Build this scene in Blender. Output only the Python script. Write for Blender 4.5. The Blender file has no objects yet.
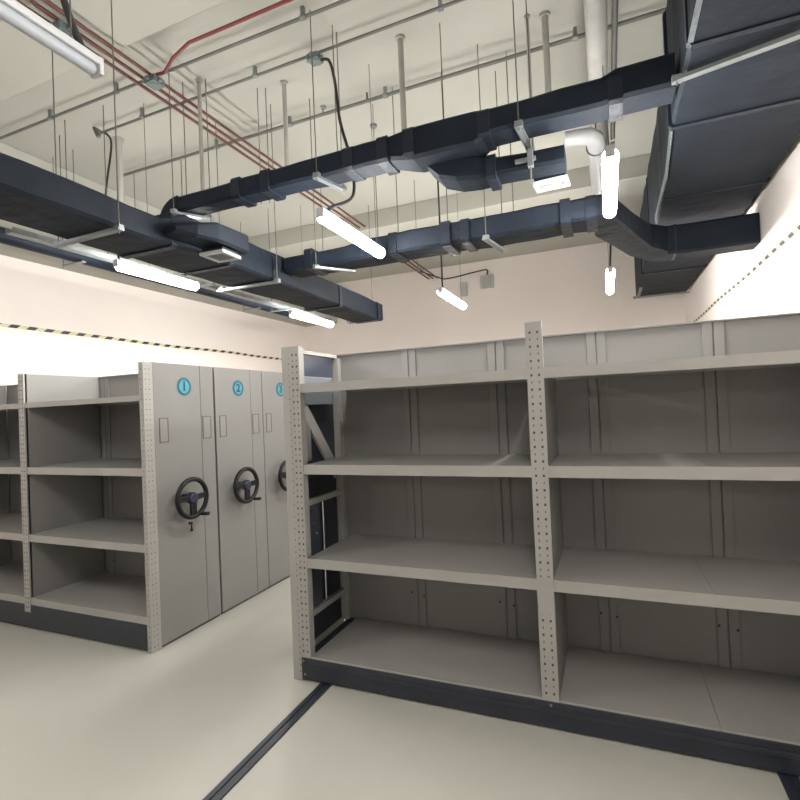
import bpy, math, random
from mathutils import Vector, Matrix
random.seed(7)
C = bpy.context.scene.collection
PI = math.pi

# ------------------------------------------------------------------ materials
def mat(name, col, rough=0.5, metal=0.0, noise=0.0, nscale=8.0, bump=0.0, bscale=20.0, spec=0.5, emit=None, estr=0.0, stretch=None):
    m = bpy.data.materials.new(name); m.use_nodes = True
    nt = m.node_tree; b = nt.nodes['Principled BSDF']
    b.inputs['Base Color'].default_value = (*col, 1)
    b.inputs['Roughness'].default_value = rough
    b.inputs['Metallic'].default_value = metal
    b.inputs['Specular IOR Level'].default_value = spec
    tc = nt.nodes.new('ShaderNodeTexCoord')
    mp = nt.nodes.new('ShaderNodeMapping')
    if stretch: mp.inputs['Scale'].default_value = stretch
    nt.links.new(tc.outputs['Object'], mp.inputs['Vector'])
    if noise > 0:
        n = nt.nodes.new('ShaderNodeTexNoise'); n.inputs['Scale'].default_value = nscale
        n.inputs['Detail'].default_value = 5
        nt.links.new(mp.outputs[0], n.inputs['Vector'])
        r = nt.nodes.new('ShaderNodeValToRGB')
        r.color_ramp.elements[0].position = 0.3; r.color_ramp.elements[1].position = 0.7
        r.color_ramp.elements[0].color = tuple(max(0, c*(1-noise)) for c in col) + (1,)
        r.color_ramp.elements[1].color = tuple(min(1, c*(1+noise)) for c in col) + (1,)
        nt.links.new(n.outputs['Fac'], r.inputs['Fac'])
        nt.links.new(r.outputs['Color'], b.inputs['Base Color'])
    if bump > 0:
        n2 = nt.nodes.new('ShaderNodeTexNoise'); n2.inputs['Scale'].default_value = bscale
        n2.inputs['Detail'].default_value = 3
        nt.links.new(mp.outputs[0], n2.inputs['Vector'])
        bp = nt.nodes.new('ShaderNodeBump'); bp.inputs['Strength'].default_value = bump
        bp.inputs['Distance'].default_value = 0.02
        nt.links.new(n2.outputs['Fac'], bp.inputs['Height'])
        nt.links.new(bp.outputs['Normal'], b.inputs['Normal'])
    if emit:
        b.inputs['Emission Color'].default_value = (*emit, 1)
        b.inputs['Emission Strength'].default_value = estr
    return m

M = {}
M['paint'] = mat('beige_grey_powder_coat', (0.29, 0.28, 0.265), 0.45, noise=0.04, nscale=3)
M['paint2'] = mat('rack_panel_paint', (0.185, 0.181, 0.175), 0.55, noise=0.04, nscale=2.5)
M['dark'] = mat('dark_blue_grey_steel', (0.018, 0.022, 0.032), 0.4, noise=0.15, nscale=6)
M['duct'] = mat('black_rubber_insulation', (0.0085, 0.0130, 0.021), 0.62, noise=0.25, nscale=3.0, bump=0.6, bscale=7, spec=0.2)
M['tape_seam'] = mat('insulation_tape', (0.008, 0.012, 0.021), 0.45, spec=0.32, noise=0.2, nscale=6, bump=0.4, bscale=15)
M['foil'] = mat('foil_corner_tape', (0.22, 0.26, 0.29), 0.35, metal=0.6, noise=0.2, nscale=15, bump=0.5, bscale=20)
M['steel'] = mat('galvanised_steel', (0.24, 0.26, 0.265), 0.4, metal=0.6, noise=0.12, nscale=20)
M['conduit'] = mat('grey_conduit', (0.15, 0.15, 0.14), 0.5, metal=0.3, noise=0.08, nscale=10)
M['rod'] = mat('threaded_rod', (0.13, 0.125, 0.115), 0.5, metal=0.4, noise=0.1, nscale=30)
M['red'] = mat('red_brown_pipe', (0.115, 0.036, 0.030), 0.5, noise=0.12, nscale=6)
M['brightred'] = mat('red_flexible_conduit', (0.17, 0.03, 0.028), 0.5, noise=0.12, nscale=20)
M['cable'] = mat('black_cable', (0.02, 0.02, 0.022), 0.5, noise=0.1)
M['white'] = mat('white_enamel', (0.46, 0.47, 0.48), 0.4, noise=0.03)
M['whitepipe'] = mat('white_pipe_wrap', (0.40, 0.395, 0.37), 0.5, noise=0.06, bump=0.15)
M['droppipe'] = mat('pale_channel', (0.34, 0.33, 0.30), 0.5, noise=0.05)
M['junction'] = mat('junction_box_grey', (0.13, 0.17, 0.17), 0.5, metal=0.2, noise=0.08)
M['wall'] = mat('cream_wall_paint', (0.84, 0.775, 0.735), 0.8, noise=0.03, nscale=0.7, bump=0.05, bscale=60)
M['ceil'] = mat('ceiling_paint', (0.41, 0.405, 0.36), 0.85, noise=0.045, nscale=0.6, bump=0.05, bscale=40)
M['floor'] = mat('pale_epoxy_floor', (0.41, 0.405, 0.36), 0.28, noise=0.05, nscale=1.2, spec=0.45)
M['rubber'] = mat('black_plastic_wheel', (0.004, 0.0045, 0.006), 0.45, noise=0.1, spec=0.3)
M['hub'] = mat('blue_black_hub', (0.010, 0.015, 0.045), 0.35, noise=0.1)
M['hole'] = mat('dark_slot_interior', (0.05, 0.045, 0.04), 0.8, noise=0.1)
M['teal'] = mat('teal_ring', (0.008, 0.09, 0.125), 0.5, noise=0.03)
M['cyan'] = mat('cyan_disc', (0.04, 0.23, 0.30), 0.5, noise=0.03)
M['navy'] = mat('dark_teal_numeral', (0.004, 0.035, 0.06), 0.5, noise=0.03)
M['cardline'] = mat('card_holder_edge', (0.085, 0.082, 0.077), 0.6, noise=0.03)
M['card'] = mat('card_holder_face', (0.195, 0.19, 0.183), 0.5, noise=0.03)
M['chrome'] = mat('chrome', (0.7, 0.7, 0.7), 0.2, metal=1.0, noise=0.03)
M['plastic'] = mat('plastic_reflection', (0.17, 0.185, 0.21), 0.3, noise=0.06, nscale=5)
M['mech'] = mat('blue_grey_gear_housing', (0.045, 0.052, 0.072), 0.35, noise=0.1)
M['glow'] = mat('lit_diffuser', (0.9, 0.9, 0.9), 0.4, noise=0.01, emit=(1.0, 0.975, 0.93), estr=155.0)
M['unlit'] = mat('unlit_diffuser', (0.36, 0.385, 0.42), 0.35, noise=0.02)
M['grille'] = mat('air_grille_white', (0.26, 0.28, 0.29), 0.5, noise=0.04)

def tapemat():
    m = bpy.data.materials.new('yellow_black_stripes'); m.use_nodes = True
    nt = m.node_tree; b = nt.nodes['Principled BSDF']; b.inputs['Roughness'].default_value = 0.5
    tc = nt.nodes.new('ShaderNodeTexCoord'); sp = nt.nodes.new('ShaderNodeSeparateXYZ')
    nt.links.new(tc.outputs['Object'], sp.inputs[0])
    a = nt.nodes.new('ShaderNodeMath'); a.operation = 'MULTIPLY_ADD'
    nt.links.new(sp.outputs['Z'], a.inputs[0]); a.inputs[1].default_value = -1.2
    nt.links.new(sp.outputs['Y'], a.inputs[2])
    f = nt.nodes.new('ShaderNodeMath'); f.operation = 'MULTIPLY'; f.inputs[1].default_value = 1/0.19
    nt.links.new(a.outputs[0], f.inputs[0])
    g = nt.nodes.new('ShaderNodeMath'); g.operation = 'FRACT'; nt.links.new(f.outputs[0], g.inputs[0])
    h = nt.nodes.new('ShaderNodeMath'); h.operation = 'GREATER_THAN'; h.inputs[1].default_value = 0.5
    nt.links.new(g.outputs[0], h.inputs[0])
    mx = nt.nodes.new('ShaderNodeMix'); mx.data_type = 'RGBA'
    nt.links.new(h.outputs[0], mx.inputs[0])
    mx.inputs[6].default_value = (0.62, 0.57, 0.36, 1); mx.inputs[7].default_value = (0.02, 0.02, 0.02, 1)
    nt.links.new(mx.outputs[2], b.inputs['Base Color'])
    return m
M['tape'] = tapemat()

# ------------------------------------------------------------------ mesh builder
class MB:
    def __init__(s): s.v = []; s.f = []; s.sm = []
    def add(s, vs, fs, smooth=False):
        o = len(s.v); s.v += [tuple(v) for v in vs]
        for f in fs: s.f.append(tuple(o+i for i in f)); s.sm.append(smooth)
        return s
    def box(s, x0, x1, y0, y1, z0, z1):
        if x0 > x1: x0, x1 = x1, x0
        if y0 > y1: y0, y1 = y1, y0
        if z0 > z1: z0, z1 = z1, z0
        return s.add([(x0,y0,z0),(x1,y0,z0),(x1,y1,z0),(x0,y1,z0),(x0,y0,z1),(x1,y0,z1),(x1,y1,z1),(x0,y1,z1)],
                     [(0,3,2,1),(4,5,6,7),(0,1,5,4),(1,2,6,5),(2,3,7,6),(3,0,4,7)])
    def bar(s, a, b, w, h, up=(0,0,1)):
        a = Vector(a); b = Vector(b); d = (b-a).normalized(); up = Vector(up)
        r = d.cross(up); r = r.normalized() if r.length > 1e-6 else Vector((1,0,0)); u = r.cross(d)
        vs = []
        for p in (a, b):
            for i, j in ((-1,-1),(1,-1),(1,1),(-1,1)): vs.append(p + r*(i*w/2) + u*(j*h/2))
        return s.add(vs, [(0,1,2,3),(4,7,6,5),(0,4,5,1),(1,5,6,2),(2,6,7,3),(3,7,4,0)])
    def tube(s, pts, r, n=8, cap=True):
        pts = [Vector(p) for p in pts]; rings = []
        rs = r if isinstance(r, (list, tuple)) else [r]*len(pts)
        ref = None
        for i, p in enumerate(pts):
            d = (pts[min(i+1, len(pts)-1)] - pts[max(i-1, 0)]).normalized()
            if ref is None:
                ref = Vector((0,0,1)) if abs(d.z) < 0.9 else Vector((1,0,0))
            u = (ref - d*ref.dot(d)).normalized(); w = d.cross(u); ref = u
            rings.append([p + (u*math.cos(2*PI*k/n) + w*math.sin(2*PI*k/n))*rs[i] for k in range(n)])
        vs = [v for g in rings for v in g]; fs = []
        for i in range(len(rings)-1):
            for k in range(n):
                a = i*n+k; b = i*n+(k+1) % n
                fs.append((a, b, b+n, a+n))
        s.add(vs, fs, True)
        if cap:
            s.add(rings[0], [tuple(reversed(range(n)))]); s.add(rings[-1], [tuple(range(n))])
        return s
    def disc(s, c, ax, r, t, n=28):
        c = Vector(c); ax = Vector(ax).normalized()
        return s.tube([c, c+ax*t], r, n)
    def torus(s, c, ax, R, r, n=36, m=10):
        c = Vector(c); ax = Vector(ax).normalized()
        u = ax.orthogonal().normalized(); w = ax.cross(u); vs = []; fs = []
        for i in range(n):
            a = 2*PI*i/n; d = u*math.cos(a)+w*math.sin(a)
            for j in range(m):
                b = 2*PI*j/m
                vs.append(c + d*(R+r*math.cos(b)) + ax*(r*math.sin(b)))
        for i in range(n):
            for j in range(m):
                fs.append((i*m+j, ((i+1)%n)*m+j, ((i+1)%n)*m+(j+1)%m, i*m+(j+1)%m))
        return s.add(vs, fs, True)
    def loft(s, secs, ch=0.018):
        # secs: list of (P0, P1, z0, z1): two plan points of the cross section (near, far) and its heights
        rings = []
        for (p0, p1, z0, z1) in secs:
            p0 = Vector((p0[0], p0[1], 0)); p1 = Vector((p1[0], p1[1], 0)); d = (p1-p0).normalized()
            q = []
            for (t, z, dt, dz) in ((0,z0,1,0),(1,z0,-1,0),(1,z0,0,1),(1,z1,0,-1),(1,z1,-1,0),(0,z1,1,0),(0,z1,0,-1),(0,z0,0,1)):
                b = p0 + (p1-p0)*t + d*(dt*ch); b.z = z + dz*ch
                q.append(b)
            rings.append(q)
        vs = [v for g in rings for v in g]; fs = []; n = 8
        for i in range(len(rings)-1):
            for k in range(n):
                a = i*n+k; b = i*n+(k+1) % n
                fs.append((a, b, b+n, a+n))
        s.add(vs, fs); s.add(rings[0], [tuple(reversed(range(n)))]); s.add(rings[-1], [tuple(range(n))])
        return s
    def join(s, other, mi=1):
        o = len(s.v); s.v += other.v; s.f += [tuple(o+i for i in f) for f in other.f]; s.sm += other.sm
        s.mi = {**getattr(s, 'mi', {}), **{k: mi for k in range(len(s.f)-len(other.f), len(s.f))}}
        return s
    def build(s, name, m, parent=None, bevel=0.0, m2=None):
        me = bpy.data.meshes.new(name); me.from_pydata(s.v, [], s.f); me.update()
        for p, q in zip(me.polygons, s.sm): p.use_smooth = q
        me.materials.append(m)
        if m2:
            me.materials.append(m2)
            for k, q in getattr(s, 'mi', {}).items(): me.polygons[k].material_index = q
        import bmesh
        bm = bmesh.new(); bm.from_mesh(me); bmesh.ops.recalc_face_normals(bm, faces=bm.faces); bm.to_mesh(me); bm.free()
        o = bpy.data.objects.new(name, me); C.objects.link(o)
        if parent: o.parent = parent
        if bevel:
            bv = o.modifiers.new('bevel', 'BEVEL'); bv.width = bevel; bv.segments = 2; bv.limit_method = 'ANGLE'
        return o

def empty(name, label, cat, group=None, loc=(0,0,0)):
    o = bpy.data.objects.new(name, None); C.objects.link(o); o.location = loc
    o.empty_display_size = 0.1
    return tag(o, label, cat, group)
def tag(o, label, cat, group=None):
    o['label'] = label; o['category'] = cat
    if group: o['group'] = group
    return o
def struct(o): o['kind'] = 'structure'; return o
def rebase(root):
    """move the Empty to the base of its parts, the parts staying where they are"""
    xs = []; 
    for c in root.children:
        xs += [v.co for v in c.data.vertices]
    b = Vector(((min(v.x for v in xs)+max(v.x for v in xs))/2, (min(v.y for v in xs)+max(v.y for v in xs))/2, min(v.z for v in xs)))
    root.location = b
    for c in root.children: c.location = -b
def copy_tree(o, parent=None):
    c = o.copy(); C.objects.link(c)
    if parent: c.parent = parent
    for ch in list(o.children): copy_tree(ch, c)
    return c
def R(a): return math.radians(a)

# ------------------------------------------------------------------ room
XL, XR, YB, YF, H = -6.0, 1.22, 9.28, -7.0, 4.38
struct(MB().box(XL-.2, XR+.2, YF-.2, YB+.2, -.2, 0).build('floor', M['floor']))
struct(MB().box(XL-.2, XR+.2, YF-.2, YB+.2, H, H+.08).build('ceiling', M['ceil']))
struct(MB().box(XL-.2, XL, YF-.2, YB+.2, 0, H).build('wall_left', M['wall']))
struct(MB().box(XR, XR+.2, YF-.2, YB+.2, 0, H).build('wall_right', M['wall']))
struct(MB().box(XL, XR, YB, YB+.2, 0, H).build('wall_back', M['wall']))
struct(MB().box(XL, XR, YF-.2, YF, 0, H).build('wall_front', M['wall']))
# concrete beams: a deep one along the left wall, shallow ones across the room
struct(MB().box(XL, -5.2, YF, YB, 3.54, H).build('trim_1', M['ceil'], bevel=.01))
struct(MB().box(-5.2, XR, 1.95, 2.44, 4.23, H).build('trim_2', M['ceil'], bevel=.01))
struct(MB().box(-5.2, XR, 6.15, 6.65, 4.14, H).build('trim_3', M['ceil'], bevel=.01))
struct(MB().box(-5.2, XR, -2.2, -1.7, 4.14, H).build('trim_4', M['ceil'], bevel=.01))
# hazard tape on both long walls
for side, x0, x1 in (('left', XL, XL+.006), ('right', XR-.006, XR)):
    mb = MB(); n = 60; hw = .019 if side == 'left' else .014; y0, y1 = -4.5, YB-.01; x0 += .001 if side == 'left' else -.001; x1 += .001 if side == 'left' else -.001
    for i in range(n):
        a = y0+(y1-y0)*i/n; b = y0+(y1-y0)*(i+1)/n
        s = lambda y: 2.782 - .012*math.sin((y*0.9) % PI) + .004*math.sin(y*3.1)
        mb.add([(x0,a,s(a)-hw),(x1,a,s(a)-hw),(x1,a,s(a)+hw),(x0,a,s(a)+hw),(x0,b,s(b)-hw),(x1,b,s(b)-hw),(x1,b,s(b)+hw),(x0,b,s(b)+hw)],
               [(0,1,2,3),(4,7,6,5),(0,4,5,1),(1,5,6,2),(2,6,7,3),(3,7,4,0)])
    tag(mb.build('hazard_tape', M['tape']), 'yellow and black striped tape along the bright %s wall' % side, 'tape')

# ------------------------------------------------------------------ shelving cabinets
HT = 2.12
SHELF = ((.145, .165), (.715, .06), (1.305, .06), (1.822, .056))   # (underside, lip height)
def perforated(mb, hm, x0, x1, y, z0, z1, ny=-1, axis='y', cols=(.27, .73), sc=1.0):
    """an upright's face standing at y (or at x=y with axis 'x'); dark slots go into hm"""
    w = x1-x0
    z = z0+.04; k = 0
    while z < z1-.02:
        for c in cols:
            cx = x0+w*c
            hw = (.0052 if k % 2 == 0 else .0022)*sc; hh = (.0062 if k % 2 == 0 else .006)*sc
            if axis == 'y': hm.box(cx-hw, cx+hw, y+ny*.0012, y+.001, z-hh, z+hh)
            else: hm.box(y-.001, y+.0012, cx-hw, cx+hw, z-hh, z+hh)
        z += .0375; k += 1
def upright(parent, x0, x1, y0, y1, z0, z1, face='y'):
    mb = MB()
    t = .004
    # folded channel: face, two returns
    mb.box(x0, x1, y0, y0+t, z0, z1).box(x0, x0+t, y0+t, y1, z0, z1).box(x1-t, x1, y0+t, y1, z0, z1)
    hm = MB()
    if face == 'y': perforated(None, hm, x0, x1, y0, z0, z1)
    else: perforated(None, hm, y0, y1, x1, z0, z1, axis='x')
    return mb.join(hm).build('upright', M['paint'], parent, m2=M['hole'])
def upright_x(parent, x0, x1, y0, y1, z0, z1):
    mb = MB(); t = .004
    mb.box(x0, x1, y0, y1, z0, z1)
    hm = MB(); perforated(None, hm, y0, y1, x1, z0, z1, axis='x', cols=(.25, .62), sc=.62)
    perforated(None, hm, x0, x1, y0, z0, z1, cols=(.5,), sc=.6)
    return mb.join(hm).build('upright', M['paint'], parent, m2=M['hole'])
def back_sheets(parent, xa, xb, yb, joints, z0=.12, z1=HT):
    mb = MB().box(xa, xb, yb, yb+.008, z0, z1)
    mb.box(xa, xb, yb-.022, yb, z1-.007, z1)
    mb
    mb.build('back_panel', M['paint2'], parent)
    for j in joints:
        for s in (-1, 1):
            a, b = (j-.055, j-.004) if s < 0 else (j+.004, j+.055)
            s_ = MB().box(a, b, yb-.012, yb-.001, z0, z1).build('joint_strip', M['paint2'], parent, bevel=.002)
        for dx, z in ((-.045, .39), (.045, .375)):
            MB().disc((j+dx, yb-.012, z), (0,-1,0), .0075, .004, 8).build('bolt', M['hole'], parent)
def shelves(parent, xa, xb, yf, yb, levels, seams=()):
    for (z, h) in levels:
        top = z+h
        mb = MB().box(xa, xb, yf, yf+.006, z, top)                 # front lip
        edges = [xa]+[s for s in seams if xa < s < xb]+[xb]
        for a, b in zip(edges[:-1], edges[1:]):
            mb.box(a+.0012, b-.0012, yf+.006, yb-.001, top-.004, top)
        for q in edges[1:-1]: mb.box(q-.01, q+.01, yf+.006, yb-.001, top-.008, top-.004)
        mb.box(xa, xb, yf+.006, yf+.02, z, z+.004)                 # turned-in bottom of lip
        mb.box(xa, xb, yb-.03, yb-.012, z+.01, top-.004)           # rear lip
        mb.build('shelf', M['paint'], parent)

# --- front unit, right of the aisle
FY, BY = 2.70, 3.33
fu = empty('mobile_shelving_cabinet', 'big beige shelving cabinet with four empty shelf levels, in front, right of the aisle', 'shelving', loc=(0,0,0))
# end panel edge and uprights
hm = MB(); perforated(None, hm, -1.895, -1.868, FY-.005, .02, HT-.02, cols=(.62,), sc=.6)
MB().box(-1.930, -1.915, FY-.0, BY+.01, 0, HT).box(-1.930, -1.868, FY-.005, FY+.0, 0, HT).box(-1.930,-1.915+.03, BY-.03, BY+.01, 0.15, HT).join(hm).build('end_panel', M['paint'], fu, m2=M['hole'])
upright(fu, -1.866, -1.800, FY-.006, FY+.05, .15, HT)
upright(fu, -.388, -.303, FY-.008, FY+.022, .15, HT)
upright(fu, 1.105, 1.185, FY-.006, FY+.05, .15, HT)
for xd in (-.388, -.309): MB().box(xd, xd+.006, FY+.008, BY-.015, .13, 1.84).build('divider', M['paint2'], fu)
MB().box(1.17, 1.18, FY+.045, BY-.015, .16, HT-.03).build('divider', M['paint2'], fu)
# slotted steel lip of the centre post's splice plate
MB().box(-.385, -.306, FY-.011, FY-.006, .60, .79).build('splice_plate', M['paint'], fu)
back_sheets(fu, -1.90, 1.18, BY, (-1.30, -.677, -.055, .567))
for xa, xb, seam in ((-1.800, -.388, ()), (-.303, 1.105, (.412,))):
    shelves(fu, xa, xb, FY, BY, SHELF[1:], seam)
    edges = [xa]+list(seam)+[xb]; mb = MB()
    for a, b in zip(edges[:-1], edges[1:]): mb.box(a+.0012, b-.0012, FY, BY-.014, .145, .158)
    mb.build('shelf', M['paint'], fu)
MB().box(-1.868, 1.18, FY-.004, FY+.05, .012, .146).box(-1.868, 1.18, BY-.05, BY, .02, .146).box(-1.868, -1.82, FY+.05, BY-.05, .02, .146) \
    .box(-1.868, 1.18, FY-.010, FY-.004, .085, .11).build('base_beam', M['dark'], fu, bevel=.003)
for x, z in ((-1.853, .128), (-1.845, .045), (-.345, .128)): MB().disc((x, FY-.004, z), (0,-1,0), .007, .004, 10).build('bolt', M['steel'], fu)
# open end frame seen inside the first bay
MB().box(-1.915, -1.868, FY+.05, BY-.03, HT-.03, HT-.005).build('top_rail', M['paint'], fu)
MB().box(-1.90, -1.85, BY-.045, BY-.005, .15, HT-.03).build('rear_post', M['paint'], fu)
MB().box(-1.912, -1.905, FY+.01, BY-.05, .16, HT-.04).build('inner_sheet', M['dark'], fu)
MB().box(-1.904, -1.880, FY+.06, BY-.08, 1.94, 2.085).build('gear_housing', M['mech'], fu)
MB().box(-1.904, -1.872, FY+.06, BY-.10, 1.745, 1.94).build('reflection_box', M['plastic'], fu, bevel=.006)  # pale box standing in for a reflection on the plastic
MB().bar((-1.885, FY+.06, 1.83), (-1.885, BY-.06, 1.23), .02, .085, up=(0,1,0)).build('diagonal_brace', M['paint'], fu)
MB().box(-1.904, -1.876, FY+.03, FY+.22, 1.37, 1.70).build('chain_cover', M['paint2'], fu)
for z in (1.075, .345):
    MB().box(-1.90, -1.862, FY+.03, BY-.04, z, z+.038).build('cross_rail', M['paint'], fu)
MB().tube([(-1.875, 3.03, .36), (-1.875, 3.03, 1.09)], .0085, 10).build('drive_rod', M['chrome'], fu)
MB().box(-1.904, -1.885, FY+.10, FY+.30, .383, 1.07).build('chain_guard', M['mech'], fu)
for y, z in ((2.913, .946), (2.946, .871), (2.90, 1.03)): MB().disc((-1.885, y, z), (1,0,0), .009, .006, 10).build('bolt', M['chrome'], fu)
rebase(fu)

# --- wheel
def add_wheel(parent, yc, zc, x0):
    xw = x0+.10
    w = MB().torus((xw, yc, zc), (1,0,0), .146, .0185, 44, 12)
    wheel = w.build('hand_wheel', M['rubber'], parent)
    for a in (4, 176, 272):
        sp = MB()
        d = Vector((0, math.cos(R(a)), math.sin(R(a))))
        p0 = Vector((xw+.004, yc, zc)); sp.bar(p0+d*.02, p0+d*.137-Vector((.004,0,0)), .062 if a == 272 else .044, .018, up=(1,0,0))
        sp.build('spoke', M['rubber'], wheel, bevel=.004)
    hb = MB().tube([(x0, yc, zc), (x0+.075, yc, zc)], .028, 20)
    hb.build('axle', M['rubber'], wheel)
    MB().tube([(x0+.08, yc, zc), (x0+.115, yc, zc), (x0+.122, yc, zc)], [.045, .045, .034], 24).build('hub', M['hub'], wheel)
    d = Vector((0, math.cos(R(-66)), math.sin(R(-66))))
    k = Vector((xw, yc, zc))+d*.146
    MB().tube([k, k+Vector((.03, 0, 0)), k+Vector((.034,.0,0)), k+Vector((.075,.03,0)), k+Vector((.081,.032,0))], [.008,.008,.013,.015,.009], 14).build('crank_knob', M['rubber'], wheel)
    MB().disc((x0, yc, zc), (1,0,0), .05, .006, 24).build('collar', M['paint2'], wheel)
    return wheel
def text_mesh(txt, size, m, parent, loc):
    cu = bpy.data.curves.new('numeral', 'FONT'); cu.body = txt; cu.size = size; cu.extrude = .0008
    cu.align_x = 'CENTER'; cu.align_y = 'CENTER'; cu.offset = .0025
    t = bpy.data.objects.new('tmp_text', cu); C.objects.link(t)
    bpy.context.view_layer.update()
    me = bpy.data.meshes.new_from_object(t.evaluated_get(bpy.context.evaluated_depsgraph_get()))
    bpy.data.objects.remove(t); bpy.data.curves.remove(cu)
    rot = Matrix(((0,0,1),(1,0,0),(0,1,0))).to_4x4()       # text x -> +y, text y -> +z, normal -> +x
    me.transform(Matrix.Translation(loc) @ rot)
    me.name = 'numeral'; me.materials.clear(); me.materials.append(m)
    o = bpy.data.objects.new('numeral', me); C.objects.link(o); o.parent = parent
    return o

def left_cabinet(num, p0, first, label):
    t = empty('mobile_shelving_cabinet', label, 'shelving')
    X0 = -3.12; ye = p0+.612 if first else p0+.634
    yf = 2.665 if first else p0+.004
    z0 = .018
    # end panel: main sheet and narrow filler strip with a seam between
    MB().box(X0-.035, X0, p0, p0+.4630, z0, HT).build('end_panel', M['paint2'], t, bevel=.003)
    MB().box(X0-.035, X0, p0+.4665, ye, z0, HT).build('end_panel', M['paint2'], t, bevel=.003)
    MB().box(X0-.05, X0-.036, p0, ye-.002, .05, HT-.01).build('inner_sheet', M['paint2'], t)
    MB().box(X0-.05, X0-.012, p0+.001, ye-.001, 0.0, .0175).build('kick_strip', M['dark'], t)
    for a, b in ((.042, .126), (.478, .573)):
        f = MB()
        y0, y1, z_0, z_1 = p0+a, p0+b, 1.513, 1.700; w = .007
        f.box(X0, X0+.004, y0, y1, z_1-w, z_1).box(X0, X0+.004, y0, y1, z_0, z_0+w)
        f.box(X0, X0+.004, y0, y0+w, z_0+w, z_1-w).box(X0, X0+.004, y1-w, y1, z_0+w, z_1-w)
        fr = f.build('card_holder', M['cardline'], t)
        MB().box(X0, X0+.002, y0+w, y1-w, z_0+w, z_1-w).build('card', M['card'], fr)
    # numbered disc
    lc = (p0+.295, 1.942)
    d = MB().disc((X0, lc[0], lc[1]), (1,0,0), .073, .0015, 40).build('number_sticker', M['teal'], t)
    MB().disc((X0+.0015, lc[0], lc[1]), (1,0,0), .060, .0008, 40).build('disc_face', M['cyan'], d)
    MB().torus((X0+.0022, lc[0], lc[1]), (1,0,0), .056, .0035, 36, 6).build('inner_ring', M['teal'], d)
    text_mesh(num, .105, M['navy'], d, (X0+.0032, lc[0], lc[1]))
    add_wheel(t, p0+.243, 1.067, X0)
    if first:
        lk = MB().tube([(X0, p0+.30, .855), (X0+.025, p0+.30, .855)], .011, 12).build('lock', M['rubber'], t)
        MB().bar((X0+.022, p0+.30, .855), (X0+.022, p0+.30, .81), .007, .008, up=(1,0,0)).disc((X0+.018, p0+.30, .802), (1,0,0), .012, .008, 12).build('key', M['rubber'], lk)
    # shelving body running away to the left
    yb = ye-.012
    bays = ((-4.49, -3.16), (-5.86, -4.565))
    if first:
        upright_x(t, X0-.045, X0-.001, 2.660, 2.744, 0.0, HT-.005)
        upright(t, -4.562, -4.49, yf-.006, yf+.02, .14, HT)
        upright(t, -5.93, -5.86, yf-.006, yf+.05, .14, HT)
    else:
        upright(t, -3.20, -3.172, yf-.003, yf+.05, .14, HT-.02)
        upright(t, -4.562, -4.49, yf-.003, yf+.05, .14, HT-.02)
        upright(t, -5.93, -5.86, yf-.003, yf+.05, .14, HT-.02)
    MB().box(-4.500, -4.490, yf+.006, yb-.015, .16, HT-.004).build('divider', M['paint2'], t)
    MB().box(-4.565, -4.559, yf+.021, yb-.015, .16, 1.85).build('divider', M['paint2'], t)
    MB().box(-5.93, -5.92, yf+.05, yb-.015, .16, HT-.004).build('divider', M['paint2'], t)
    back_sheets(t, -5.93, X0-.052, yb, (-3.84, -4.42, -5.1), z1=HT-.004)
    for xa, xb in bays:
        shelves(t, xa, xb, yf, yb, ((.722,.058), (1.280,.058), (1.832,.042)) if first else SHELF[1:])
        MB().box(xa, xb, yf, yb-.014, .243, .256).box(xa, xb, yf, yf+.006, .20, .243).build('shelf', M['paint'], t)
    MB().box(-5.93, X0-.052, yf-.002, yf+.05, .012, .20).box(-5.93, X0-.052, yb-.06, yb-.016, .012, .20).build('base_beam', M['dark'], t, bevel=.003)
    rebase(t)
    return t
left_cabinet('1', 2.745, True, 'left cabinet numbered 1, nearest of the row, with open shelves beside its wheel panel')
left_cabinet('2', 3.378, False, 'cabinet numbered 2, closed end panel with black wheel, between numbers 1 and 3')
left_cabinet('3', 4.020, False, 'cabinet numbered 3, mostly hidden behind the front shelving end post')

# floor rails
for x0, lab in ((-1.735, 'twin dark steel floor rail running out from the front cabinet\'s left foot'), (.62, 'dark steel floor rail under the right bay of the front cabinet')):
    tag(MB().box(x0, x0+.028, -1.2, 8.9, 0, .008).box(x0+.046, x0+.074, -1.2, 8.9, 0, .008).box(x0+.028, x0+.046, -1.2, 8.9, 0, .003).build('floor_rail', M['dark']), lab, 'rail')

# ------------------------------------------------------------------ ducts
def jit(a=.0055): return random.uniform(-a, a)
def duct_x(name, spans, parent):
    """spans: (x, y0, y1, z0, z1) stations along x"""
    secs = []
    for i in range(len(spans)-1):
        a, b = spans[i], spans[i+1]; n = max(1, int(abs(b[0]-a[0])/.16))
        for k in range(n):
            t = k/n
            q = [a[j]+(b[j]-a[j])*t for j in range(5)]
            secs.append(((q[0], q[1]+jit()), (q[0], q[2]+jit()), q[3]+jit(), q[4]+jit(.006)))
    q = spans[-1]; secs.append(((q[0], q[1]), (q[0], q[2]), q[3], q[4]))
    return MB().loft(secs).build(name, M['duct'], parent)
def duct_y(name, spans, parent):
    """spans: (y, x0, x1, z0, z1)"""
    secs = []
    for i in range(len(spans)-1):
        a, b = spans[i], spans[i+1]; n = max(1, int(abs(b[0]-a[0])/.2))
        for k in range(n):
            t = k/n
            q = [a[j]+(b[j]-a[j])*t for j in range(5)]
            secs.append(((q[1]+jit(), q[0]), (q[2]+jit(), q[0]), q[3]+jit(), q[4]+jit(.006)))
    q = spans[-1]; secs.append(((q[1], q[0]), (q[2], q[0]), q[3], q[4]))
    return MB().loft(secs).build(name, M['duct'], parent)
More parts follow.
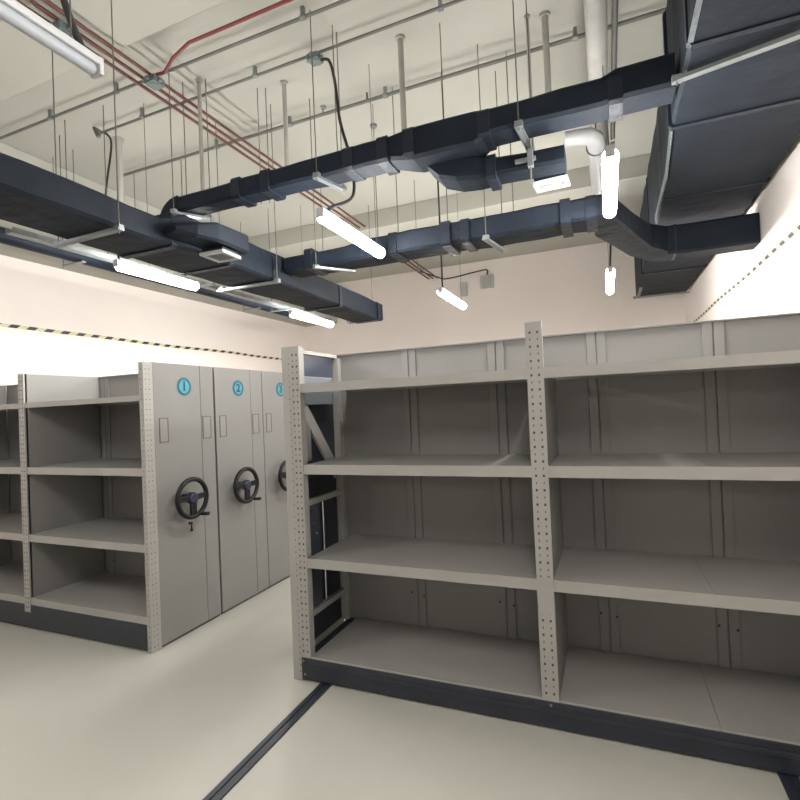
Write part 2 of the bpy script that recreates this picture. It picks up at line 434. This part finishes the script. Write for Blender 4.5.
def collar_x(parent, x, y0, y1, z0, z1, w=.05, g=.014):
    MB().loft([((x-w/2, y0-g), (x-w/2, y1+g), z0-g, z1+g), ((x+w/2, y0-g), (x+w/2, y1+g), z0-g, z1+g)]).build('flange_wrap', M['tape_seam'], parent)
def collar_y(parent, y, x0, x1, z0, z1, w=.05, g=.014):
    MB().loft([((x0-g, y-w/2), (x1+g, y-w/2), z0-g, z1+g), ((x0-g, y+w/2), (x1+g, y+w/2), z0-g, z1+g)]).build('flange_wrap', M['tape_seam'], parent)

# big duct along the right wall
bd = empty('air_duct', 'huge black insulated air duct hanging along the right wall', 'duct')
duct_y('duct_body', [(-2.5,.405,1.19,3.29,3.98), (3.3,.415,1.19,3.29,3.98), (4.1,.47,1.19,3.29,4.0), (8.75,.48,1.19,3.29,4.0)], bd)
for y in (1.4, 2.62, 3.37, 4.56, 5.8, 7.2):
    x0 = .41 if y < 3.6 else .475
    collar_y(bd, y, x0, 1.19, 3.29, 3.98, w=.035, g=.008)
mb = MB()
mb.bar((.408, 1.0, 3.295), (.416, 2.60, 3.295), .022, .012); mb.build('foil_strip', M['foil'], bd)
mb = MB(); mb.bar((.425, 3.40, 3.32), (.467, 4.15, 3.32), .010, .075).bar((.467, 4.15, 3.32), (.472, 5.1, 3.315), .010, .06); mb.build('foil_strip', M['foil'], bd)
MB().box(.49, .53, 8.0, 8.75, 3.276, 3.286).build('foil_strip', M['foil'], bd)
rebase(bd)

# duct 1: long branch across the room at the front
d1 = empty('air_duct', 'long black duct crossing from the left duct to the big right duct, nearest', 'duct')
duct_x('duct_body', [(.392,2.90,3.10,3.28,3.455), (.12,2.90,3.10,3.28,3.455), (.04,2.90,3.10,3.28,3.435), (-.58,2.90,3.10,3.28,3.425), (-.66,2.90,3.14,3.24,3.43), (-1.05,2.90,3.13,3.24,3.44), (-1.22,2.90,3.08,3.27,3.425), (-3.00,2.90,3.065,3.275,3.395)], d1)
for x, g in ((.11,.012), (-.60,.014), (-1.07,.022), (-1.25,.016), (-1.50,.010), (-2.16,.012), (-2.42,.010)):
    collar_x(d1, x, 2.90, 3.09, 3.275, 3.41, w=.07, g=g)
# elbow down to the left duct
sec = []
for k in range(7):
    a = R(15*k); cx = -3.00; r0 = .03; r1 = .19
    sec.append(k)
el = MB(); rings = []
for k in range(9):
    a = PI/2*k/8
    ctr = Vector((-2.98, 0, 3.20))
    ri, ro = .080, .20
    pi_ = ctr + Vector((-math.sin(a)*ri, 0, math.cos(a)*ri)); po = ctr + Vector((-math.sin(a)*ro, 0, math.cos(a)*ro))
    rings.append([(pi_.x, 2.895, pi_.z), (po.x, 2.895, po.z), (po.x, 3.07, po.z), (pi_.x, 3.07, pi_.z)])
rings.append([(-3.06, 2.895, 3.13), (-3.18, 2.895, 3.13), (-3.18, 3.07, 3.13), (-3.06, 3.07, 3.13)])
vs = [v for r in rings for v in r]; fs = []
for i in range(len(rings)-1):
    for k in range(4): fs.append((i*4+k, i*4+(k+1)%4, (i+1)*4+(k+1)%4, (i+1)*4+k))
el.add(vs, fs).add(rings[0], [(3,2,1,0)]).add(rings[-1], [(0,1,2,3)])
el.build('elbow', M['duct'], d1, bevel=.012)
MB().loft([((-3.19, 2.88), (-3.19, 3.085), 3.128, 3.155), ((-3.03, 2.88), (-3.03, 3.085), 3.128, 3.155)], ch=.006).build('flange_wrap', M['tape_seam'], d1)
# take-off hanging below duct 1: drops, then turns right
MB().loft([((-1.00, 3.04), (-1.00, 3.20), 3.22, 3.30), ((-.93, 3.04), (-.93, 3.25), 3.15, 3.30), ((-.82, 3.04), (-.82, 3.27), 3.115, 3.285), ((-.70, 3.05), (-.70, 3.26), 3.10, 3.25), ((-.60, 3.06), (-.60, 3.25), 3.10, 3.22)], ch=.02).build('elbow', M['duct'], d1)
duct_x('outlet_duct', [(-.62,3.07,3.25,3.105,3.215), (-.17,3.07,3.25,3.095,3.20)], d1)
collar_x(d1, -.60, 3.06, 3.25, 3.09, 3.22, w=.06, g=.012)
rebase(d1)
def grille(name, c, sx, sy, z, lab, ang=0):
    t = empty(name, lab, 'vent')
    mb = MB()
    rot = Matrix.Rotation(ang, 3, 'Z')
    def rb(x0, x1, y0, y1, z0, z1, mm):
        o = len(mm.v); mm.box(x0, x1, y0, y1, z0, z1)
        for i in range(o, len(mm.v)):
            v = rot @ Vector(mm.v[i]); mm.v[i] = (v.x+c[0], v.y+c[1], v.z)
    w = .028
    rb(-sx, sx, -sy, -sy+w, z, z+.02, mb); rb(-sx, sx, sy-w, sy, z, z+.02, mb); rb(-sx, -sx+w, -sy+w, sy-w, z, z+.02, mb); rb(sx-w, sx, -sy+w, sy-w, z, z+.02, mb)
    mb.build('frame', M['white'], t)
    b = MB(); n = max(3, int(2*(sy-w)/.022))
    for i in range(n):
        y = -sy+w+(i+.5)*2*(sy-w)/n
        rb(-sx+w, sx-w, y-.004, y+.004, z+.004, z+.018, b)
    b.build('louvre', M['grille'], t)
    k = MB(); rb(-sx+.01, sx-.01, -sy+.01, sy-.01, z+.02, z+.042, k); k.build('neck', M['duct'], t)
    rebase(t); return t
# short spur that carries the first grille
MB_ = MB().loft([((-.38, 3.25), (-.18, 3.25), 3.13, 3.185), ((-.38, 3.41), (-.18, 3.41), 3.13, 3.175)], ch=.006).build('outlet_duct', M['duct'])
MB_.parent = d1; MB_.location = -Vector(d1.location)
grille('air_grille', (-.272, 3.342), .105, .07, 3.079, 'white slotted air outlet under the short duct stub near top centre', R(-4))

# left duct
ld = empty('air_duct', 'large black insulated duct running along the left side above the lamps', 'duct')
duct_y('duct_body', [(-2.5,-3.16,-2.68,2.86,3.045), (2.45,-3.14,-2.68,2.86,3.035), (2.62,-3.14,-2.62,2.86,3.09), (3.9,-3.12,-2.64,2.86,3.11), (4.5,-3.10,-2.70,2.86,3.10), (6.05,-3.10,-2.70,2.86,3.085)], ld)
for y, x1 in ((.6,-2.68), (2.55,-2.66), (3.08,-2.64), (3.62,-2.64), (4.9,-2.70), (5.9,-2.70)):
    collar_y(ld, y, -3.14, x1, 2.86, 3.07, w=.05, g=.012)
# spur beside it that carries the square grille
duct_y('side_box', [(2.46,-2.66,-2.55,2.91,2.96), (2.56,-2.66,-2.46,2.89,2.995), (2.70,-2.66,-2.41,2.89,3.025), (3.0,-2.66,-2.40,2.89,3.03)], ld)
rebase(ld)
grille('air_grille', (-2.515, 2.83), .10, .10, 2.830, 'square white air outlet below the black ducts at left, beside the lamp', R(3))

# duct 2: second cross duct that jogs over to the right wall
d2 = empty('air_duct', 'second black cross duct further back, kinked before meeting the right wall', 'duct')
S = []
def st(x, y0, y1, z0, z1): S.append(((x, y0), (x, y1), z0, z1))
xs = [-2.60, -2.4, -2.2, -2.0, -1.8, -1.6, -1.4, -1.2, -1.0, -.8, -.6, -.4, -.2]
for x in xs: st(x, 3.72+jit(), 4.0+jit(), 2.95+jit(), (3.08 if x < -1.9 else 3.115)+jit())
S.append(((.02, 3.72), (-.03, 4.02), 2.95, 3.115))
S.append(((.10, 3.80), (-.04, 4.14), 2.95, 3.12))
S.append(((.25, 4.28), (.06, 4.42), 2.95, 3.14))
S.append(((.40, 4.72), (.22, 4.86), 2.945, 3.17))
S.append(((.54, 4.92), (.42, 5.16), 2.94, 3.185))
S.append(((.70, 4.94), (.70, 5.19), 2.935, 3.185))
S.append(((.95, 4.94), (.95, 5.19), 2.935, 3.185))
S.append(((1.215, 4.94), (1.215, 5.19), 2.935, 3.185))
MB().loft(S).build('duct_body', M['duct'], d2)
for x, g in ((-2.35,.008), (-1.55,.010), (-1.10,.016), (-.95,.010), (-.22,.016), (-.05,.008)):
    collar_x(d2, x, 3.72, 4.0, 2.95, 3.11, w=.07, g=g)
collar_x(d2, .60, 4.935, 5.18, 2.94, 3.185, w=.02, g=.008)
rebase(d2)

# steel channel under the far end of the big duct, and hangers
def hanger(pts, bar_a, bar_b, lab, ztop=H, group='duct hangers', clamp=True, w=.035, rodr=.0036):
    t = empty('duct_hanger', lab, 'hanger', group)
    a, b = Vector(bar_a), Vector(bar_b)
    ch = MB(); ch.bar(a, b, w, .006).bar(a+Vector((0,0,.012)), b+Vector((0,0,.012)), w, .004)
    d = (b-a).normalized(); r = d.cross(Vector((0,0,1)))*(w/2)
    ch.bar(a+r+Vector((0,0,.006)), b+r+Vector((0,0,.006)), .004, .018); ch.bar(a-r+Vector((0,0,.006)), b-r+Vector((0,0,.006)), .004, .018)
    ch.build('channel', M['steel'], t)
    for p in pts:
        MB().tube([(p[0], p[1], p[2]-.03), (p[0], p[1], ztop)], rodr, 6).build('rod', M['rod'], t)
        if clamp:
            MB().box(p[0]-.022, p[0]+.022, p[1]-.016, p[1]+.016, p[2]-.014, p[2]+.02).build('clamp', M['steel'], t)
    rebase(t); return t
HG = [
 ([(-1.72,2.872,3.262),(-1.66,3.12,3.262)], (-1.73,2.86,3.252), (-1.655,3.14,3.252), 'steel hanger under the nearest cross duct, above the bright centre lamp'),
 ([(-.395,2.87,3.262),(-.37,3.285,3.262)], (-.40,2.86,3.252), (-.365,3.30,3.252), 'steel hanger bracket beside the short duct stub near top centre'),
 ([(-2.985,2.87,3.262),(-2.84,3.10,3.262)], (-2.995,2.86,3.252), (-2.83,3.12,3.252), 'steel hanger at the left end of the nearest cross duct'),
 ([(-.78,3.68,2.928),(-.72,4.04,2.928)], (-.79,3.665,2.918), (-.72,4.06,2.918), 'steel hanger under the middle of the second cross duct'),
 ([(-2.245,3.68,2.928)], (-2.25,3.665,2.918), (-2.02,3.96,2.918), 'steel hanger where the second cross duct meets the left duct'),
 ([(-2.64,2.12,2.838),(-3.20,2.13,2.838)], (-2.62,2.12,2.828), (-3.23,2.13,2.828), 'steel hanger rail under the left duct, before its first lamp'),
 ([(-2.59,3.60,2.838),(-3.2,3.60,2.838)], (-2.57,3.60,2.828), (-3.24,3.60,2.828), 'steel hanger rail under the left duct, behind its first lamp'),
 ([(.385,2.82,3.262)], (.37,2.82,3.252), (1.19,2.62,3.252), 'bright steel channel crossing under the big right duct'),
 ([(.452,8.62,3.256)], (.44,8.62,3.246), (1.19,8.62,3.246), 'pale steel channel below the far end of the big right duct'),
]
for i, h in enumerate(HG): hanger(*h, ztop=3.284 if i == 7 else (3.28 if i == 8 else H))
# short hanger for the stub
t = empty('duct_hanger', 'small steel clamp on the front of the short duct stub', 'hanger', 'duct hangers')
MB().box(-.45, -.33, 3.035, 3.058, 3.13, 3.15).box(-.375,-.345,3.02,3.058,3.09,3.19).build('clamp', M['steel'], t)
MB().tube([(-.36, 3.04, 3.02), (-.36, 3.04, 3.26)], .005, 6).build('rod', M['rod'], t)
rebase(t)

# loose hanger rods coming down from the slab (x, y, z bottom)
RODS = [(65,2.98,-4.34), (53,3.34,-5.06), (73,3.34,-4.76), (100,2.98,-3.85), (134,3.93,-4.64), (182,3.05,-3.03), (258,3.37,-2.55), (265,3.40,-2.49), (332,3.05,-1.654), (440,3.36,-.97)]
ZB = {65:3.30, 53:3.70, 73:3.70, 100:3.06, 134:3.42, 182:3.42, 258:3.42, 265:3.42, 332:3.42, 440:3.45}
LAB = {65:'tallest thin rod of a close trio above the left duct', 53:'thin rod at top left, first of a close trio above the left duct', 73:'thin rod at top left, last of a close trio above the left duct',
       100:'thin rod just left of the black lamp cable at upper left', 134:'thin rod below the left end of the third ceiling conduit', 182:'thin rod beside the elbow of the nearest cross duct',
       258:'left rod of a close pair behind the nearest cross duct, left of centre', 265:'right rod of a close pair behind the nearest cross duct, left of centre', 332:'thin rod just right of the hanging black cable, at centre', 440:'thin rod alone above the widest part of the nearest cross duct'}
for n, y, x in RODS:
    tag(MB().tube([(x, y, ZB[n]), (x, y, H)], .0036, 6).build('hanger_rod', M['rod']), LAB[n], 'rod', 'hanger rods')
# rods in the far field
k = 0
for x, y, zb, lab in ((-2.0,5.55,3.3,'far thin rod left of the centre lamp'), (-2.95,5.0,3.09,'far thin rod down to the left duct before its end'), (-2.8,5.95,3.09,'farthest thin rod, at the end of the left duct'),
                      (-1.55,3.86,3.10,'thin rod into the second cross duct behind the centre lamp'), (-1.12,3.86,3.13,'thin rod with collar into the second cross duct, right of the centre lamp'), (-.60,3.86,3.11,'thin rod into the second cross duct below the short duct stub')):
    tag(MB().tube([(x, y, zb), (x, y, H)], .0038, 6).build('hanger_rod', M['rod']), lab, 'rod', 'hanger rods')
# pale vertical channels dropping from the slab
for x, y, zb, r, lab in ((-1.27,3.36,3.55,.021,'pale thick vertical pipe above the widest part of the nearest cross duct'),
                    (-2.31,3.404,3.5,.018,'pale thick vertical pipe left of the hanging black cable'),
                    (-.285,3.60,3.6,.022,'pale thick vertical pipe at top centre, left of the white pipe'),
                    (-4.20,3.40,3.12,.030,'pale thick vertical pipe at upper left beside the black lamp cable'),
                    (-2.90,3.09,3.40,.016,'pale vertical pipe above the elbow of the nearest cross duct'),
                    (-.40,3.56,3.3,.012,'slim pale vertical pipe between the centre hanger and the thick pipe')):
    tag(MB().tube([(x, y, zb), (x, y, H)], r, 12).disc((x, y, H-.02), (0,0,1), r*1.7, .02, 16).build('drop_pipe', M['droppipe']), lab, 'pipe')

# ------------------------------------------------------------------ conduits and pipes
def conduit(name, pts, r, m, lab, cat='conduit', clips=(), clipm='steel', group=None):
    if clips:
        t = empty(name, lab, cat, group)
        MB().tube(pts, r, 10).build('tube', M[m], t)
        for c in clips:
            c = Vector(c); MB().tube([c-Vector((.018,0,0)), c+Vector((.018,0,0))], r*1.55, 12).box(c.x-.012, c.x+.012, c.y-.012, c.y+.012, c.z+r, H).build('clip', M[clipm], t)
        rebase(t); return t
    return tag(MB().tube(pts, r, 10).build(name, M[m]), lab, cat, group)
zc = 4.31
f = (zc-1.7)/2.68
conduit('ceiling_conduit', [(-5.18, 2.91*f, zc), (1.2, 2.90*f, zc)], .0115, 'conduit', 'grey ceiling conduit nearest the camera, running full width', clips=[(x, 2.905*f, zc) for x in (-4.3,-3.5,-1.75,-.6)])
conduit('ceiling_conduit', [(-4.14, 3.26*f, zc), (1.2, 3.21*f, zc)], .011, 'conduit', 'grey ceiling conduit that starts above the left duct and feeds the cable box', clips=[(x, 3.24*f, zc) for x in (-3.6,-2.4,-.9)])
conduit('ceiling_conduit', [(-4.70, 3.93*f, zc), (1.2, 3.93*f, zc)], .015, 'conduit', 'thickest ceiling conduit, third from the camera, with sprinkler heads', clips=[(x, 3.93*f, zc) for x in (-3.4,-2.55,-1.6,-.1)])
conduit('conduit_end', [(-4.14, 3.26*f, zc), (-4.14, 3.26*f-.06, zc+.01), (-4.12, 3.24*f-.02, zc-.06)], .02, 'conduit', 'bent grey end fitting of the second conduit at upper left')
for (x0, x1, lab) in ((-3.105,-3.125,'leftmost of the three red-brown pipes on the ceiling'), (-3.03,-3.045,'middle of the three red-brown pipes on the ceiling'), (-2.955,-2.955,'rightmost of the three red-brown pipes on the ceiling')):
    conduit('red_pipe', [(x0, -2.0, 4.19), (x1, YB-.005, 4.19)], .0125, 'red', lab, 'pipe')
conduit('red_conduit', [(-2.93, 2.70, 4.20), (-2.86, 2.71, 4.20), (-2.70, 2.64, 4.215), (-2.55, 2.60, 4.22), (-2.50, 2.585, 4.22), (-1.80, 2.60, 4.24), (1.2, 2.60, 4.24)], .0115, 'brightred', 'bright red conduit branching from the three red pipes')
def jbox(x, y, z, s, lab):
    t = empty('junction_box', lab, 'junction box')
    MB().box(x-s, x+s, y-s, y+s, z-s*.5, z+s*.5).build('box', M['junction'], t, bevel=.004)
    MB().disc((x, y, z-s*.5), (0,0,-1), s*.75, .004, 16).build('cover', M['junction'], t)
    for dx, dy in ((1,0),(-1,0),(0,1),(0,-1)):
        MB().tube([(x+dx*s, y+dy*s, z), (x+dx*(s+.02), y+dy*(s+.02), z)], .013, 10).build('nipple', M['steel'], t)
    rebase(t)
    return t
jbox(-3.05, 2.10, 4.145, .055, 'grey junction box on the red pipes at the top left corner')
jbox(-2.95, 2.70, 4.15, .050, 'grey junction box where the bright red conduit branches off')
jbox(-1.865, 3.24*f, 4.275, .045, 'grey junction box above the hanging black cable')
def cable(pts, r, lab, n=8):
    # smooth polyline
    P = [Vector(p) for p in pts]; out = []
    for i in range(len(P)-1):
        p0 = P[max(i-1,0)]; p1 = P[i]; p2 = P[i+1]; p3 = P[min(i+2,len(P)-1)]
        for k in range(6):
            t = k/6
            out.append(.5*((2*p1)+(-p0+p2)*t+(2*p0-5*p1+4*p2-p3)*t*t+(-p0+3*p1-3*p2+p3)*t**3))
    out.append(P[-1])
    return tag(MB().tube(out, r, n).build('lamp_cable', M['cable']), lab, 'cable')
LZ = 2.92
cable([(-1.82, 3.17, 4.26), (-1.745, 3.15, 4.22), (-1.70, 3.14, 4.05), (-1.67, 3.14, 3.75), (-1.60, 3.15, 3.45), (-1.59, 3.13, 3.2), (-1.60, 2.84, 3.02), (-1.60, 2.78, LZ+.047)], .011, 'thick black cable from ceiling box down to the bright centre lamp')
cable([(-4.08, 3.16, 4.28), (-4.02, 3.14, 4.25), (-3.92, 3.10, 4.1), (-3.88, 3.0, 3.6), (-3.60, 2.85, 3.15), (-3.545, 2.84, LZ+.047)], .009, 'black cable from second conduit end down to the left lamp')
cable([(-1.80, 1.12, 4.38), (-1.79, 1.12, 4.0), (-1.75, 1.13, 3.5), (-1.65, 1.15, 3.12), (-1.60, 1.17, LZ+.047)], .012, 'thick black cable dropping to the unlit lamp at the top left')
cable([(-1.60, 5.2, H), (-1.60, 5.2, 3.6), (-1.60, 5.2, LZ+.047)], .010, 'black drop cable of the small far lamp in the middle row')
cable([(.11, 5.3, H), (.11, 5.3, 3.6), (.075, 5.3, LZ+.047)], .010, 'black drop cable of the far lamp in the right row')

# sprinklers
def sprinkler(x, y, z0, z1, lab, r=.022):
    t = empty('sprinkler', lab, 'sprinkler')
    MB().tube([(x, y, z0), (x, y, z1)], .010, 8).build('stem', M['steel'], t)
    MB().tube([(x, y, z1), (x, y, z1+.02)], r, 14).build('deflector', M['steel'], t)
    rebase(t)
sprinkler(-2.20, 3.93*f, zc+.01, zc+.05, 'upright sprinkler on the third ceiling conduit, left of the black cable')
t = empty('sprinkler', 'small round ceiling disc on a thin rod, right of the black cable', 'sprinkler')
MB().tube([(-1.80, 4.0, 3.16), (-1.80, 4.0, 4.19)], .004, 6).build('stem', M['rod'], t)
MB().disc((-1.80, 4.0, 4.18), (0,0,1), .032, .02, 16).build('deflector', M['steel'], t)
MB().tube([(-1.80, 4.0, 4.2), (-1.80, 4.0, H)], .006, 6).build('bracket', M['droppipe'], t)
rebase(t)
tag(MB().tube([(-1.77, 3.93*f, zc+.0), (-1.77, 3.93*f, H)], .009, 8).build('pipe_hanger', M['rod']), 'short hanger of the third conduit, right of the black cable', 'hanger')

# white pipes going away at the right
wp = empty('white_pipe', 'fat white pipe running away above the cross ducts, right of centre', 'pipe')
MB().tube([(.035, -2.0, 3.9), (.035, 6.6, 3.9)], .062, 24).build('tube', M['whitepipe'], wp)
MB().tube([(.035, 6.6, 3.9), (.035, 6.68, 3.93), (.035, 6.72, 4.0), (.035, 6.72, H)], .062, 24).build('elbow', M['whitepipe'], wp)
for y in (2.2, 4.85):
    MB().torus((.035, y, 3.9), (0,1,0), .068, .006, 30, 8).tube([(.035, y, 3.97), (.035, y, H)], .006, 8).build('pipe_clamp', M['steel'], wp)
rebase(wp)
wp2 = empty('white_pipe', 'lit white elbow pipe just below the nearest cross duct, right of centre', 'pipe')
MB().tube([(-.20, 3.74, 3.55), (-.11, 3.75, 3.55), (-.04, 3.77, 3.55), (-.005, 3.82, 3.545), (.005, 3.92, 3.54), (.015, 5.1, 3.48)], [.052,.053,.057,.061,.062,.062], 20).build('tube', M['white'], wp2)
MB().torus((.005, 3.93, 3.54), (0,1,-.04), .066, .006, 30, 8).build('pipe_clamp', M['rod'], wp2)
MB().tube([(.005, 3.93, 3.605), (.005, 3.93, 3.838)], .005, 8).build('rod', M['rod'], wp2)
rebase(wp2)
conduit('grey_pipe', [(.135, 1.4, 3.9), (.135, 6.0, 3.9)], .018, 'conduit', 'thin grey pipe just right of the fat white pipe', 'pipe', clips=[(.135, y, 3.9) for y in (2.8, 4.6)])

# insulated trunking and cable tray along the left wall
tr = empty('pipe_trunking', 'dark insulated pipe bundle running below the beam along the left wall', 'pipe')
MB().tube([(-4.43, -2.5, 3.22), (-4.43, 2.0, 3.225), (-4.43, 6.5, 3.215), (-4.43, 7.4, 3.22)], .062, 12).build('insulated_pipe', M['duct'], tr)
MB().tube([(-4.53, -2.5, 3.235), (-4.53, 7.4, 3.235)], .05, 12).build('insulated_pipe', M['tape_seam'], tr)
for y in (3.1, 5.6):
    MB().box(-4.62, -4.34, y, y+.035, 3.145, 3.157).build('bracket', M['steel'], tr)
    MB().tube([(-4.62, y+.017, 3.13), (-4.62, y+.017, H)], .004, 6).build('rod', M['rod'], tr)
rebase(tr)
ct = empty('cable_tray', 'pale steel cable tray between the two left row lamps', 'cable tray')
MB().box(-3.86, -3.78, 2.2, 6.6, 3.04, 3.046).box(-3.86, -3.855, 2.2, 6.6, 3.046, 3.08).box(-3.785, -3.78, 2.2, 6.6, 3.046, 3.08).build('tray', M['steel'], ct)
for y in (3.95, 5.4):
    MB().box(-4.02, -3.62, y, y+.03, 3.02, 3.04).build('bracket', M['steel'], ct)
    for x in (-4.0,):
        MB().tube([(x, y+.015, 3.0), (x, y+.015, H)], .0045, 6).build('rod', M['rod'], ct)
rebase(ct)

# ------------------------------------------------------------------ lamps
def lamp(x, y0, y1, lab, lit=True, x1=None):
    t = empty('ceiling_lamp', lab, 'lamp', 'lit batten lamps' if lit else None)
    r = .040 if lit else .021  # lit tubes made fatter, their glow put into the shape
    hs = MB().box(x-.024, x+.024, y0-.01, y1+.01, LZ+.018, LZ+.046).build('housing', M['white'], t, bevel=.006)
    ring = MB(); n = 12
    for s0, s1 in ((y0, y1),):
        pts = [(x, s0, LZ), (x, s0+.012, LZ), (x, s1-.012, LZ), (x, s1, LZ)]
        ring.tube(pts, [r*.55, r, r, r*.55], 16)
    ring.build('diffuser', M['glow'] if lit else M['unlit'], t)
    for y in (y0-.018, y1+.004): MB().box(x-.024, x+.024, y, y+.014, LZ-.015, LZ+.045).build('end_cap', M['white'], t)
    for y in ((y1-.08,) if x > -3 else (y0+.3,)): MB().tube([(x, y, LZ+.04), (x, y, H)], .0025, 6).build('suspension_wire', M['rod'], t)
    rebase(t)
    return t
lamp(-1.60, 2.71, 3.60, 'bright batten lamp in the centre of the picture, nearest of the middle row')
lamp(-1.60, 5.12, 6.04, 'small bright lamp far back above the shelving, middle row')
lamp(-3.53, 2.81, 3.63, 'bright batten lamp at left, under the large left duct')
lamp(-3.57, 5.22, 6.20, 'bright lamp at the far end of the left row, above cabinet end post')
lamp(.065, 2.73, 3.57, 'brightest lamp of the right row, beside the white pipe')
lamp(.075, 5.22, 6.18, 'small bright lamp far back in the right row, near the kinked duct')
lamp(-1.60, .32, 1.21, 'unlit white batten lamp at the top left corner', lit=False)
lamp(.065, .32, 1.21, 'lit batten lamp overhead, right row, near the camera')
lamp(-3.53, .32, 1.21, 'lit batten lamp overhead, left row, near the camera')
lamp(-3.53, -3.9, -3.0, 'added fill lamp, unseen well behind the camera, in line with the left row')  # fill lamp added out of view to soften the contrast
lamp(.065, -3.9, -3.0, 'added fill lamp, unseen well behind the camera, in line with the right row')  # second added fill lamp, brightens the shelf interiors from behind the camera

# boxes on the back wall
MB0 = empty('wall_box', 'square white box high on the back wall', 'box')
MB().box(-2.10, -1.86, YB-.06, YB, 3.85, 4.10).build('box', M['white'], MB0, bevel=.008)
MB().box(-2.07, -1.89, YB-.066, YB-.06, 3.88, 4.07).build('cover', M['whitepipe'], MB0); rebase(MB0)
tag(MB().box(-2.49, -2.37, YB-.07, YB, 3.76, 4.02).tube([(-2.43, YB-.07, 3.93), (-2.43, YB-.09, 3.93)], .03, 16).build('wall_sensor', M['white']), 'narrow white device left of the square box on the back wall', 'sensor')
cable([(-3.30, YB-.02, 4.36), (-2.95, YB-.02, 4.20), (-2.75, YB-.02, 4.14), (-2.2, YB-.02, 4.19), (-1.98, YB-.02, 4.20), (-1.98, YB-.02, 4.105)], .012, 'thin cable looping over the back wall to the square white box')

# ------------------------------------------------------------------ camera
cam = bpy.data.cameras.new('camera'); co = bpy.data.objects.new('camera', cam); C.objects.link(co)
yaw, pitch, roll = .392933051, .0155182741, -.0427713193
cam.sensor_fit = 'HORIZONTAL'; cam.sensor_width = 36; cam.lens = 36*501.8/800
cy, sy = math.cos(yaw), math.sin(yaw); cp, sp_ = math.cos(pitch), math.sin(pitch)
fw = Vector((-sy*cp, cy*cp, sp_)); rt = Vector((cy, sy, 0)); up = rt.cross(fw)
c_, s_ = math.cos(roll), math.sin(roll)
r2 = rt*c_ + up*s_; u2 = -rt*s_ + up*c_
mw = Matrix((( r2.x, u2.x, -fw.x, 0), (r2.y, u2.y, -fw.y, 0), (r2.z, u2.z, -fw.z, 1.7), (0,0,0,1)))
co.matrix_world = mw
bpy.context.scene.camera = co

# ------------------------------------------------------------------ world and view
w = bpy.data.worlds.new('world'); bpy.context.scene.world = w; w.use_nodes = True
w.node_tree.nodes['Background'].inputs[0].default_value = (.02, .02, .02, 1)
vs_ = bpy.context.scene.view_settings
vs_.view_transform = 'Standard'; vs_.look = 'None'; vs_.exposure = 0.0; vs_.gamma = 1.0; vs_.use_curve_mapping = False
